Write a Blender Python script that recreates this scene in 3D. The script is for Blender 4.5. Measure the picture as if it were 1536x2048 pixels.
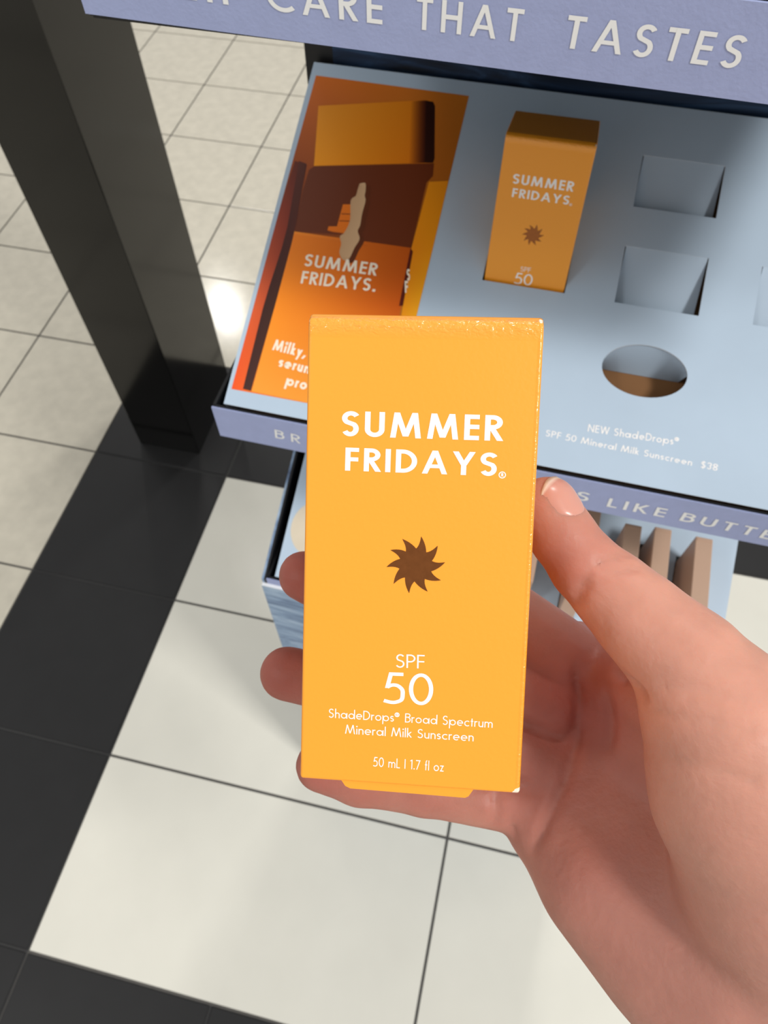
import bpy, bmesh, math, random
import numpy as np
from mathutils import Vector, Matrix
from mathutils.geometry import tessellate_polygon

# ------------------------------------------------------------------ scene
for o in list(bpy.data.objects):
    bpy.data.objects.remove(o)
scene = bpy.context.scene
col = scene.collection
random.seed(3)

# ------------------------------------------------------------------ camera (calibrated from floor tiles, post edges)
FPX, CAMH = 1493.066, 1.36
RC = Matrix(((0.97397767, -0.18594406, 0.12958516),
             (0.22635456, 0.82694039, -0.51471662),
             (-0.0114507, 0.53065468, 0.84751076)))
CAM = Vector((0, 0, CAMH))
cd = bpy.data.cameras.new('camera')
cam = bpy.data.objects.new('camera', cd)
col.objects.link(cam)
cam.matrix_world = Matrix.Translation(CAM) @ RC.to_4x4()
cd.sensor_fit = 'AUTO'
cd.sensor_width = 36.0
cd.lens = FPX / 2048.0 * 36.0
cd.clip_start = 0.01
cd.dof.use_dof = True
cd.dof.focus_distance = 0.168
cd.dof.aperture_fstop = cd.lens / 0.75
scene.camera = cam

# ------------------------------------------------------------------ world, lamps, exposure
w = bpy.data.worlds.new('store_ambience')
scene.world = w
w.use_nodes = True
bg = w.node_tree.nodes['Background']
bg.inputs[0].default_value = (1.0, 0.99, 0.97, 1)
bg.inputs[1].default_value = 0.62

def area(name, loc, target, sx, sy, power, color=(1, 0.975, 0.94)):
    l = bpy.data.lights.new(name, 'AREA')
    l.shape = 'RECTANGLE'
    l.size, l.size_y = sx, sy
    l.energy = power
    l.color = color
    o = bpy.data.objects.new(name, l)
    col.objects.link(o)
    o.location = loc
    d = Vector(target) - Vector(loc)
    o.rotation_euler = d.to_track_quat('-Z', 'Y').to_euler()
    return o
area('ceiling_lamp_front', (3.40, -1.60, 5.6), (0.1, 0.36, 1.0), 0.95, 0.95, 245)
area('ceiling_lamp_aisle', (-3.2, -2.6, 5.6), (-0.9, 0.6, 0), 0.8, 0.8, 50)
area('ceiling_lamp_far', (-3.84, 6.85, 5.6), (-1.4, 2.6, 0), 0.22, 0.26, 24)
area('ceiling_lamp_back', (0.35, 3.1, 5.2), (0.1, 0.3, 1.0), 0.4, 0.4, 60)

vs = scene.view_settings
vs.view_transform = 'Standard'
vs.look = 'None'
vs.exposure = 0.0
vs.gamma = 1.0
vs.use_curve_mapping = False

# ------------------------------------------------------------------ pixel helpers (image 1536 x 2048)
def ray(px, py):
    return RC @ Vector(((px - 768) / FPX, -(py - 1024) / FPX, -1))
def at_z(px, py, z):
    d = ray(px, py)
    return CAM + d * ((z - CAMH) / d.z)

# ------------------------------------------------------------------ materials
def lin(c):
    return tuple(((v / 255.0) / 12.92 if v / 255.0 <= 0.04045 else ((v / 255.0 + 0.055) / 1.055) ** 2.4) for v in c)
def mat(name, color, rough=0.5, metal=0.0, spec=0.5, var=0.0, vscale=40.0, bump=0.0, bscale=200.0, attr=None, sss=0.0,
        coat=0.0, stretch=None, ramp=None, sssr=(1, .35, .2), ssscale=0.004):
    m = bpy.data.materials.new(name)
    m.use_nodes = True
    nt = m.node_tree
    p = nt.nodes['Principled BSDF']
    N = nt.nodes.new
    L = nt.links.new
    p.inputs['Base Color'].default_value = (*color, 1)
    p.inputs['Roughness'].default_value = rough
    p.inputs['Metallic'].default_value = metal
    p.inputs['Specular IOR Level'].default_value = spec
    if coat:
        p.inputs['Coat Weight'].default_value = coat
        p.inputs['Coat Roughness'].default_value = 0.08
    if sss:
        p.inputs['Subsurface Weight'].default_value = sss
        p.inputs['Subsurface Radius'].default_value = sssr
        p.inputs['Subsurface Scale'].default_value = ssscale
    tc = N('ShaderNodeTexCoord')
    mp = N('ShaderNodeMapping')
    L(tc.outputs['Object'], mp.inputs['Vector'])
    if stretch:
        mp.inputs['Scale'].default_value = stretch
    src = None
    if attr:
        a = N('ShaderNodeVertexColor')
        a.layer_name = attr
        src = a.outputs['Color']
    if ramp:
        nz = N('ShaderNodeTexNoise')
        nz.inputs['Scale'].default_value = vscale
        nz.inputs['Detail'].default_value = 6
        nz.inputs['Roughness'].default_value = 0.62
        nz.inputs['Distortion'].default_value = 1.2
        L(mp.outputs[0], nz.inputs['Vector'])
        cr = N('ShaderNodeValToRGB')
        el = cr.color_ramp.elements
        el[0].position, el[0].color = ramp[0][0], (*ramp[0][1], 1)
        el[1].position, el[1].color = ramp[-1][0], (*ramp[-1][1], 1)
        for pos, c in ramp[1:-1]:
            e = el.new(pos)
            e.color = (*c, 1)
        L(nz.outputs['Fac'], cr.inputs['Fac'])
        src = cr.outputs['Color']
    elif var:
        nz = N('ShaderNodeTexNoise')
        nz.inputs['Scale'].default_value = vscale
        nz.inputs['Detail'].default_value = 5
        L(mp.outputs[0], nz.inputs['Vector'])
        mr = N('ShaderNodeMapRange')
        mr.inputs[1].default_value = 0.3
        mr.inputs[2].default_value = 0.7
        mr.inputs[3].default_value = 1 - var
        mr.inputs[4].default_value = 1 + var
        L(nz.outputs['Fac'], mr.inputs[0])
        mx = N('ShaderNodeMix')
        mx.data_type = 'RGBA'
        mx.blend_type = 'MULTIPLY'
        mx.inputs[0].default_value = 1
        if src is not None:
            L(src, mx.inputs[6])
        else:
            mx.inputs[6].default_value = (*color, 1)
        L(mr.outputs[0], mx.inputs[7])
        src = mx.outputs[2]
    if src is not None:
        L(src, p.inputs['Base Color'])
    if bump:
        nb = N('ShaderNodeTexNoise')
        nb.inputs['Scale'].default_value = bscale
        nb.inputs['Detail'].default_value = 4
        L(mp.outputs[0], nb.inputs['Vector'])
        b = N('ShaderNodeBump')
        b.inputs['Strength'].default_value = bump
        b.inputs['Distance'].default_value = 0.001
        L(nb.outputs['Fac'], b.inputs['Height'])
        L(b.outputs[0], p.inputs['Normal'])
    return m

M = {}
M['tile'] = mat('cream_speckled_tile', lin((198, 192, 176)), 0.13, var=0.07, vscale=28, spec=0.5)
M['tile_smooth'] = mat('smooth_white_tile', lin((212, 210, 199)), 0.2, var=0.025, vscale=9, spec=0.5)
M['tile_black'] = mat('black_tile', lin((21, 21, 22)), 0.38, var=0.1, vscale=20, spec=0.4)
M['grout'] = mat('grey_grout', lin((80, 78, 75)), 0.8, var=0.1, vscale=60)
M['post'] = mat('black_laminate', lin((6, 6, 5)), 0.14, spec=0.42, var=0.1, vscale=12)
M['tray'] = mat('black_plastic', lin((16, 17, 20)), 0.45, spec=0.35)
M['card'] = mat('pale_blue_board', lin((180, 199, 217)), 0.55, spec=0.3, var=0.02, vscale=30)
M['board_edge'] = mat('white_board', lin((225, 228, 232)), 0.6)
M['kraft'] = mat('brown_kraft', lin((128, 88, 50)), 0.8, var=0.06, vscale=60)
M['strip'] = mat('lavender_strip', lin((152, 162, 200)), 0.5, spec=0.3, var=0.03, vscale=160, bump=0.15, bscale=700)
M['white_print'] = mat('white_print', lin((246, 244, 242)), 0.5)
M['grey_print'] = mat('pale_grey_print', lin((228, 230, 230)), 0.5)
M['sea_dark'] = mat('dark_sea_print', (0, 0, 0), 0.5, spec=0.25, stretch=(5, 1, 30), vscale=2.2,
                    ramp=((0.35, lin((8, 14, 24))), (0.55, lin((24, 44, 70))), (0.72, lin((50, 80, 115)))))
M['sea'] = mat('sea_print', (0, 0, 0), 0.45, spec=0.3, stretch=(6, 6, 34), vscale=2.2,
               ramp=((0.32, lin((72, 90, 122))), (0.5, lin((128, 152, 182))), (0.7, lin((170, 192, 214)))))
M['tan'] = mat('tan_carton', lin((192, 160, 138)), 0.45, var=0.03, vscale=90, stretch=(60, 1, 60))
M['beige_print'] = mat('beige_print', lin((214, 202, 180)), 0.55, var=0.04, vscale=50)
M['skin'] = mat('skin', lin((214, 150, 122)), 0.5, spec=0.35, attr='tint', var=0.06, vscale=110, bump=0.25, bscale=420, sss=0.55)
M['nail'] = mat('nail', lin((226, 170, 158)), 0.28, spec=0.5, attr='tint', sss=0.3)

def orange_mat():
    m = mat('orange_carton', lin((240, 166, 48)), 0.42, spec=0.45, coat=0.25)
    nt = m.node_tree
    N, L = nt.nodes.new, nt.links.new
    p = nt.nodes['Principled BSDF']
    tc = [n for n in nt.nodes if n.type == 'TEX_COORD'][0]
    # paper relief everywhere, stronger crinkle along the folded top edge
    nz = N('ShaderNodeTexNoise'); nz.inputs['Scale'].default_value = 900; nz.inputs['Detail'].default_value = 3
    L(tc.outputs['Object'], nz.inputs['Vector'])
    b1 = N('ShaderNodeBump'); b1.inputs['Strength'].default_value = 0.10; b1.inputs['Distance'].default_value = 0.0004
    L(nz.outputs['Fac'], b1.inputs['Height'])
    mp = N('ShaderNodeMapping'); mp.inputs['Scale'].default_value = (0.8, 1, 1.1)
    L(tc.outputs['Object'], mp.inputs['Vector'])
    n2 = N('ShaderNodeTexNoise'); n2.inputs['Scale'].default_value = 1100; n2.inputs['Detail'].default_value = 1.5
    n2.inputs['Distortion'].default_value = 0.6
    L(mp.outputs[0], n2.inputs['Vector'])
    sx = N('ShaderNodeSeparateXYZ'); L(tc.outputs['Object'], sx.inputs[0])
    def band(out, lo_, a_, b_, hi_):
        r1 = N('ShaderNodeMapRange'); r1.inputs[1].default_value = lo_; r1.inputs[2].default_value = a_; L(out, r1.inputs[0])
        r2 = N('ShaderNodeMapRange'); r2.inputs[1].default_value = hi_; r2.inputs[2].default_value = b_; L(out, r2.inputs[0])
        k = N('ShaderNodeMath'); k.operation = 'MULTIPLY'; L(r1.outputs[0], k.inputs[0]); L(r2.outputs[0], k.inputs[1])
        return k
    m1 = band(sx.outputs['Z'], .0996, .1022, .1036, .1042)
    m2 = band(sx.outputs['X'], .0238, .0243, .026, .027)
    h2 = N('ShaderNodeMath'); h2.operation = 'MULTIPLY'; h2.inputs[1].default_value = .5; L(m2.outputs[0], h2.inputs[0])
    mk = N('ShaderNodeMath'); mk.operation = 'MAXIMUM'; L(m1.outputs[0], mk.inputs[0]); L(h2.outputs[0], mk.inputs[1])
    ml = N('ShaderNodeMath'); ml.operation = 'MULTIPLY'
    L(n2.outputs['Fac'], ml.inputs[0]); L(mk.outputs[0], ml.inputs[1])
    b2 = N('ShaderNodeBump'); b2.inputs['Strength'].default_value = 1.0; b2.inputs['Distance'].default_value = 0.00036
    L(ml.outputs[0], b2.inputs['Height']); L(b1.outputs[0], b2.inputs['Normal'])
    L(b2.outputs[0], p.inputs['Normal']); L(b2.outputs[0], p.inputs['Coat Normal'])
    cw = N('ShaderNodeMapRange'); cw.inputs[3].default_value = .2; cw.inputs[4].default_value = 1.0; L(mk.outputs[0], cw.inputs[0])
    L(cw.outputs[0], p.inputs['Coat Weight'])
    # worn white corners
    prev = None
    for c, r in (((-0.025, 0.0, 0.1048), 0.0011), ((0.025, 0.0, 0.1048), 0.0016), ((0.025, 0.0, 0.0), 0.0015)):
        v = N('ShaderNodeVectorMath'); v.operation = 'DISTANCE'; v.inputs[1].default_value = c
        L(tc.outputs['Object'], v.inputs[0])
        a = N('ShaderNodeMath'); a.operation = 'MULTIPLY_ADD'; a.inputs[1].default_value = 0.0016; L(nz.outputs['Fac'], a.inputs[0])
        L(v.outputs['Value'], a.inputs[2])
        lt = N('ShaderNodeMath'); lt.operation = 'LESS_THAN'; lt.inputs[1].default_value = r + 0.0008
        L(a.outputs[0], lt.inputs[0])
        if prev is None:
            prev = lt
        else:
            mx = N('ShaderNodeMath'); mx.operation = 'MAXIMUM'
            L(prev.outputs[0], mx.inputs[0]); L(lt.outputs[0], mx.inputs[1]); prev = mx
    mix = N('ShaderNodeMix'); mix.data_type = 'RGBA'
    mix.inputs[6].default_value = (*lin((243, 158, 38)), 1)
    mix.inputs[7].default_value = (*lin((245, 228, 205)), 1)
    L(prev.outputs[0], mix.inputs[0])
    L(mix.outputs[2], p.inputs['Base Color'])
    return m
M['orange'] = orange_mat()
M['foil'] = mat('copper_foil', lin((150, 92, 52)), 0.22, metal=1.0, var=0.08, vscale=600)
M['picture'] = mat('printed_picture', (1, 1, 1), 0.42, spec=0.4, attr='tint')

# ------------------------------------------------------------------ object helpers
def tag(o, label, cat, group=None, kind=None):
    o['label'] = label
    o['category'] = cat
    if group: o['group'] = group
    if kind: o['kind'] = kind
    return o
def link(name, me, m=None, parent=None, mw=None):
    o = bpy.data.objects.new(name, me)
    col.objects.link(o)
    if m is not None and me is not None:
        for mm in (m if isinstance(m, (list, tuple)) else [m]):
            me.materials.append(mm)
    if parent is not None:
        o.parent = parent
    if mw is not None:
        o.matrix_local = mw
    return o
def empty(name, mw):
    o = bpy.data.objects.new(name, None)
    o.empty_display_size = 0.02
    col.objects.link(o)
    o.matrix_world = mw
    return o
def pyd(name, verts, faces, smooth=False):
    me = bpy.data.meshes.new(name)
    me.from_pydata([tuple(v) for v in verts], [], faces)
    me.update()
    if smooth:
        me.shade_smooth()
    return me
def bm_mesh(name, bm, bevel=0.0, seg=2, smooth=False):
    if bevel:
        bmesh.ops.bevel(bm, geom=bm.edges[:], offset=bevel, segments=seg, affect='EDGES', profile=0.5)
    bmesh.ops.recalc_face_normals(bm, faces=bm.faces[:])
    me = bpy.data.meshes.new(name)
    bm.to_mesh(me)
    bm.free()
    if smooth:
        me.shade_smooth()
    return me
def add_box(bm, lo, hi):
    vs_ = [bm.verts.new((x, y, z)) for z in (lo[2], hi[2]) for x, y in ((lo[0], lo[1]), (hi[0], lo[1]), (hi[0], hi[1]), (lo[0], hi[1]))]
    for f in ((3, 2, 1, 0), (4, 5, 6, 7), (0, 1, 5, 4), (1, 2, 6, 5), (2, 3, 7, 6), (3, 0, 4, 7)):
        bm.faces.new([vs_[i] for i in f])
def box_mesh(name, lo, hi, bevel=0.0, seg=2):
    bm = bmesh.new()
    add_box(bm, lo, hi)
    return bm_mesh(name, bm, bevel, seg)
def add_hexa(bm, p):
    vs_ = [bm.verts.new(q) for q in p]
    for f in ((3, 2, 1, 0), (4, 5, 6, 7), (0, 1, 5, 4), (1, 2, 6, 5), (2, 3, 7, 6), (3, 0, 4, 7)):
        bm.faces.new([vs_[i] for i in f])
def plate_with_holes(name, outer, holes, thick, edge_slot=True):
    """flat board in XY, top at z=0, bottom at -thick, holes cut through; second material slot on the cut edges"""
    loops = [outer] + holes
    pts = [p for l in loops for p in l]
    tris = tessellate_polygon([[Vector((x, y, 0)) for x, y in l] for l in loops])
    n = len(pts)
    V = [(x, y, 0) for x, y in pts] + [(x, y, -thick) for x, y in pts]
    Fc, mi = [], []
    for a, b, c in tris:
        pa, pb, pc = pts[a], pts[b], pts[c]
        if (pb[0] - pa[0]) * (pc[1] - pa[1]) - (pb[1] - pa[1]) * (pc[0] - pa[0]) < 0:
            b, c = c, b
        Fc.append((a, b, c)); mi.append(0)
        Fc.append((a + n, c + n, b + n)); mi.append(0)
    k = 0
    for l in loops:
        for i in range(len(l)):
            a, b = k + i, k + (i + 1) % len(l)
            Fc.append((a, a + n, b + n, b)); mi.append(1 if edge_slot else 0)
        k += len(l)
    me = pyd(name, V, Fc)
    me.polygons.foreach_set('material_index', mi)
    bm = bmesh.new(); bm.from_mesh(me); bmesh.ops.recalc_face_normals(bm, faces=bm.faces[:]); bm.to_mesh(me); bm.free()
    return me

# ------------------------------------------------------------------ geometric sans lettering made of strokes
def arc(cx, cy, rx, ry, a0, a1, n=20):
    return [(cx + rx * math.cos(math.radians(a0 + (a1 - a0) * i / n)), cy + ry * math.sin(math.radians(a0 + (a1 - a0) * i / n))) for i in range(n + 1)]
def crom(P, n=6):
    out = []
    Q = [P[0]] + P + [P[-1]]
    for i in range(1, len(Q) - 2):
        p0, p1, p2, p3 = Q[i - 1:i + 3]
        for k in range(n):
            t = k / n
            out.append(tuple(0.5 * ((2 * p1[j]) + (-p0[j] + p2[j]) * t + (2 * p0[j] - 5 * p1[j] + 4 * p2[j] - p3[j]) * t * t + (-p0[j] + 3 * p1[j] - 3 * p2[j] + p3[j]) * t ** 3) for j in (0, 1)))
    out.append(P[-1])
    return out
XH = 0.62
def glyph(c, t):
    """returns (advance width, strokes); stroke = ('L', pts) centre line, ('D', x0,y0,x1,y1) diagonal with level ends, ('B', x0,y0,x1,y1) bar"""
    h = t / 2
    y1 = 1 - h
    S = []
    B = lambda *a: S.append(('B',) + a)
    Dg = lambda *a: S.append(('D',) + a)
    Ln = lambda p: S.append(('L', p))
    if c == 'S':
        w = .56
        hh = (1 - t) / 2
        r1, r2 = hh * .475, hh * .525
        Ln(arc(.29, 1 - h - r1, .20, r1, 28, 228, 22) + arc(w / 2 - .01, h + r2, w / 2 - h - .01, r2, 52, -152, 24))
    elif c == 'U':
        w = .62; r = w / 2 - h
        Ln([(h, 1), (h, r + h)] + arc(w / 2, r + h, r, r, 180, 360)[1:] + [(w - h, 1)])
    elif c == 'M':
        w = .98
        Dg(h * 1.1, 0, .21, 1); Dg(.21, 1, w / 2, .06); Dg(w - .21, 1, w / 2, .06); Dg(w - h * 1.1, 0, w - .21, 1)
    elif c == 'N':
        w = .72
        B(0, 0, t, 1); B(w - t, 0, w, 1); Dg(h, 1, w - h, 0)
    elif c == 'W':
        w = 1.06
        Dg(h, 1, .28, 0); Dg(.28, 0, w / 2, 1); Dg(w / 2, 1, w - .28, 0); Dg(w - .28, 0, w - h, 1)
    elif c == 'E':
        w = .46
        B(0, 0, t, 1); B(0, 1 - t, w, 1); B(0, .5 - h + .02, w, .5 + h + .02); B(0, 0, w, t)
    elif c == 'F':
        w = .45
        B(0, 0, t, 1); B(0, 1 - t, w, 1); B(0, .5 - h, w * .96, .5 + h)
    elif c in 'RPB':
        w = .54 if c != 'B' else .54
        yb = .44 if c == 'R' else (.42 if c == 'P' else .53)
        r = (1 - yb) / 2
        B(0, 0, t, 1)
        Ln([(h, y1), (w - r - .02, y1)] + arc(w - r - .02, 1 - r - 0, r - h + .02, r - h, 90, -90)[0:] + [(h, yb + h)])
        if c == 'R':
            Dg(.20, yb + h, w - h * .7, 0)
        if c == 'B':
            r2 = (yb + t) / 2
            Ln([(h, yb + h), (w - r2, yb + h)] + arc(w - r2 + .01, r2, r2 - h + .02, r2 - h, 90, -90) + [(h, h)])
    elif c == 'D':
        w = .70
        B(0, 0, t, 1)
        Ln([(h, y1), (w - .5 + .03, y1)] + arc(w - .47, .5, .47 - h, .5 - h, 90, -90) + [(h, h)])
    elif c == 'I':
        w = t; B(0, 0, t, 1)
    elif c == 'A':
        w = .82
        Dg(h, 0, w / 2, 1); Dg(w / 2, 1, w - h, 0); B(.2, .25, w - .2, .25 + t * .9)
    elif c == 'Y':
        w = .72
        Dg(h, 1, w / 2, .42); Dg(w - h, 1, w / 2, .42); B(w / 2 - h, 0, w / 2 + h, .46)
    elif c == 'C':
        w = .78
        Ln(arc(.5, .5, .5 - h, .5 - h, 48, 312, 30))
    elif c == 'H':
        w = .66
        B(0, 0, t, 1); B(w - t, 0, w, 1); B(0, .5 - h, w, .5 + h)
    elif c == 'T':
        w = .52
        B(w / 2 - h, 0, w / 2 + h, 1); B(0, 1 - t, w, 1)
    elif c == 'L':
        w = .42
        B(0, 0, t, 1); B(0, 0, w, t)
    elif c == 'K':
        w = .60
        B(0, 0, t, 1); Dg(t, .45, w - h * 1.4, 1); Dg(.2, .55, w - h, 0)
    elif c == '5':
        w = .54
        B(.16, 1 - t, .50, 1); Dg(.20, 1, .10, .50)
        Ln(crom([(.10, .53), (.22, .60), (.36, .585), (.47, .47), (w - h, .33), (.46, .15), (.33, .045 + h * .4), (.20, h), (.02, .10)]))
    elif c == '0':
        w = .60
        Ln(arc(w / 2, .5, w / 2 - h, .5 - h, 0, 360, 36))
    elif c == '1':
        w = .30
        B(.16, 0, .16 + t, 1); Dg(.03, .84, .20, .98)
    elif c == '7':
        w = .52
        B(0, 1 - t, w, 1); Dg(w - h, 1, .12, 0)
    elif c == '3':
        w = .52
        Ln(arc(.25, .735, .21, .265 - h, 165, -90)); Ln(arc(.25, .265 + h * .3, .25 - h, .265 - h * .7, 90, -160))
    elif c == '8':
        w = .54
        Ln(arc(.27, .75, .20, .25 - h, 0, 360, 28)); Ln(arc(.27, .265, .27 - h, .265 - h, 0, 360, 28))
    elif c == '$':
        w, s = glyph('S', t)
        S = list(s) + [('B', .28 - h * .7, -.1, .28 + h * .7, 1.1)]
    elif c == '.':
        w = t * 1.2; B(0, 0, t * 1.2, t * 1.2)
    elif c == ',':
        w = t * 1.4; Dg(t, t * 1.1, t * .1, -.14)
    elif c == '|':
        w = t; B(0, 0, t, 1)
    elif c == '®':
        w = .5
        Ln(arc(.2, .78, .2, .2, 0, 360, 24))
        B(.13, .68, .13 + t * .6, .89); Ln(arc(.17, .83, .07, .05, 90, -90, 8)); Dg(.18, .78, .26, .68)
    elif c in 'abdpoecg':
        r = XH / 2
        w = 2 * r + (h if c in 'abdp' else 0)
        cx = r + (h if c in 'bp' else 0)
        if c == 'e':
            Ln([(.03, r)] + [(2 * r - h, r)] + arc(r, r, r - h, r - h, 0, 310, 28))
        elif c == 'c':
            w = .52
            Ln(arc(r, r, r - h, r - h, 48, 312, 26))
        else:
            Ln(arc(cx, r, r - h, r - h, 0, 360, 30))
        if c == 'a': B(w - t, 0, w, XH)
        if c == 'd': B(w - t, 0, w, 1.04)
        if c == 'b': B(0, 0, t, 1.04)
        if c == 'p': B(0, -.34, t, XH)
    elif c in 'hnmrukily':
        if c in 'hn':
            w = .48; r = w / 2 - h
            B(0, 0, t, 1.04 if c == 'h' else XH); Ln(arc(w / 2, XH - h - r, r, r, 180, 0) + [(w - h, 0)])
        elif c == 'm':
            w = .82; r = (w - t) / 4
            B(0, 0, t, XH); Ln(arc(h + r, XH - h - r, r, r, 180, 0) + [(h + 2 * r, 0)]); Ln(arc(h + 3 * r, XH - h - r, r, r, 180, 0) + [(w - h, 0)])
        elif c == 'r':
            w = .30; B(0, 0, t, XH); Ln(arc(.25, XH - h - .17, .25 - h, .17, 170, 75, 10))
        elif c == 'u':
            w = .48; r = w / 2 - h
            Ln([(h, XH), (h, r + h)] + arc(w / 2, r + h, r, r, 180, 360)[1:]); B(w - t, 0, w, XH)
        elif c == 'k':
            w = .46; B(0, 0, t, 1.04); Dg(t * .8, .30, w - h * 1.6, XH); Dg(.14, .36, w - h, 0)
        elif c == 'i':
            w = t; B(0, 0, t, XH); Ln(arc(h, .86, h * .55, h * .55, 0, 360, 12))
        elif c == 'l':
            w = t; B(0, 0, t, 1.04)
        elif c == 'y':
            w = .50; Dg(h, XH, w / 2, .03); Dg(w - h, XH, .13, -.34)
    elif c == 's':
        w = .38
        hh = (XH - t) / 2
        r1, r2 = hh * .475, hh * .525
        Ln(arc(.19, XH - h - r1, .13, r1, 25, 228, 16) + arc(w / 2, h + r2, w / 2 - h, r2, 52, -150, 18))
    elif c == 't':
        w = .26; B(.13 - h, 0, .13 + h, .86); B(0, XH - t, .26, XH)
    elif c == 'f':
        w = .26; Ln([(.12, 0), (.12, .84)] + arc(.26, .84, .14, .17, 180, 95, 8)); B(.0, XH - t, .26, XH)
    elif c == 'z':
        w = .42; B(0, XH - t, w, XH); B(0, 0, w, t); Dg(w - h * 1.4, XH, h * 1.4, 0)
    else:
        w = .32
    return w, S
def ribbon(pts, t):
    closed = math.dist(pts[0], pts[-1]) < 1e-6
    P = pts[:-1] if closed else pts
    P = [q for i, q in enumerate(P) if i == 0 or math.dist(q, P[i - 1]) > 1e-6]
    n = len(P)
    V, Fc = [], []
    for i in range(n):
        a = P[i - 1] if (i > 0 or closed) else None
        b = P[(i + 1) % n] if (i < n - 1 or closed) else None
        def nd(p, q):
            d = math.dist(p, q) or 1e-9
            return ((q[0] - p[0]) / d, (q[1] - p[1]) / d)
        d1 = nd(a, P[i]) if a else nd(P[i], b)
        d2 = nd(P[i], b) if b else d1
        mx, my = d1[0] + d2[0], d1[1] + d2[1]
        l = math.hypot(mx, my) or 1
        mx, my = mx / l, my / l
        k = min(1 / max(0.35, mx * d1[0] + my * d1[1]), 1.8) * t / 2
        V += [(P[i][0] - my * k, P[i][1] + mx * k), (P[i][0] + my * k, P[i][1] - mx * k)]
    for i in range(n if closed else n - 1):
        j = (i + 1) % n
        Fc.append((2 * i, 2 * j, 2 * j + 1, 2 * i + 1))
    return V, Fc
def text2d(s, t, gap):
    V, Fc, x, lvl = [], [], 0.0, 0
    for c in s:
        if c == ' ':
            x += .34 + gap * .6
            continue
        wd, S = glyph(c, t)
        for st in S:
            if st[0] == 'B':
                _, a, b, e, f = st
                v = [(a, b), (e, b), (e, f), (a, f)]; fc = [(0, 1, 2, 3)]
            elif st[0] == 'D':
                _, a, b, e, f = st
                L_ = math.hypot(e - a, f - b)
                hx = t / 2 * L_ / max(abs(f - b), 1e-6)
                v = [(a - hx, b), (a + hx, b), (e + hx, f), (e - hx, f)]; fc = [(0, 1, 2, 3)]
            else:
                v, fc = ribbon(st[1], t)
            k = len(V)
            V += [(p[0] + x, p[1], lvl % 7) for p in v]
            lvl += 1
            Fc += [tuple(i + k for i in q) for q in fc]
        x += wd + gap
    return V, Fc, x - gap
def text(name, s, A, B, cap, t, gap, m, parent, to3, label=None, slant=0.0):
    """lettering whose baseline runs from A to B (2D, metres) with the given cap height, mapped to 3D by to3"""
    V, Fc, wd = text2d(s, t, gap)
    ax = Vector((B[0] - A[0], B[1] - A[1]))
    L_ = ax.length
    ax = ax / L_
    ay = Vector((-ax.y, ax.x))
    k = L_ / wd
    out = []
    for x, y, lv in V:
        p = Vector(A) + ax * (x * k + slant * y * cap) + ay * (y * cap)
        out.append(to3(p.x, p.y, lv * 6e-6))
    o = link(name, pyd(name, out, Fc), m, parent)
    if label: o['label'] = label
    return o

# ================================================================== FLOOR
T = 0.3048
floor = link('floor', pyd('floor', [(-6, -3, -.012), (6, -3, -.012), (6, 9, -.012), (-6, 9, -.012)], [(0, 1, 2, 3)]))
def floor_mat():
    m = mat('tiled_floor_far', lin((206, 200, 184)), 0.28)
    nt = m.node_tree; N, L = nt.nodes.new, nt.links.new
    p = nt.nodes['Principled BSDF']
    tc = [n for n in nt.nodes if n.type == 'TEX_COORD'][0]
    mp = N('ShaderNodeMapping'); mp.inputs['Location'].default_value = (0.884, -1.149, 0); L(tc.outputs['Object'], mp.inputs[0])
    b = N('ShaderNodeTexBrick'); b.offset = 0; b.squash = 1
    b.inputs['Scale'].default_value = 1; b.inputs['Brick Width'].default_value = .300; b.inputs['Row Height'].default_value = .300
    b.inputs['Mortar Size'].default_value = .0025
    b.inputs['Color1'].default_value = b.inputs['Color2'].default_value = (*lin((206, 200, 184)), 1)
    b.inputs['Mortar'].default_value = (*lin((98, 96, 92)), 1)
    L(mp.outputs[0], b.inputs['Vector']); L(b.outputs[0], p.inputs['Base Color'])
    return m
floor.data.materials.append(floor_mat())
tag(floor, 'cream and black tiled shop floor with grey joints', 'floor', kind='structure')
grout = link('grout', box_mesh('grout', (-2.7, -.75, -.011), (2.2, 4.15, -.0025)), M['grout'], floor)
g2 = link('dark_grout', box_mesh('dark_grout', (-.884, -.75, -.0026), (-.572, 1.149, -.0020)), mat('dark_grout', lin((44, 44, 44)), .8), floor)
link('dark_grout', box_mesh('dark_grout', (-.570, .842, -.0026), (2.1, 1.147, -.0020)), g2.data.materials[0], floor)
link('dark_grout', box_mesh('dark_grout', (-.570, -.393, -.0026), (2.1, -.0965, -.0020)), g2.data.materials[0], floor)
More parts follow.
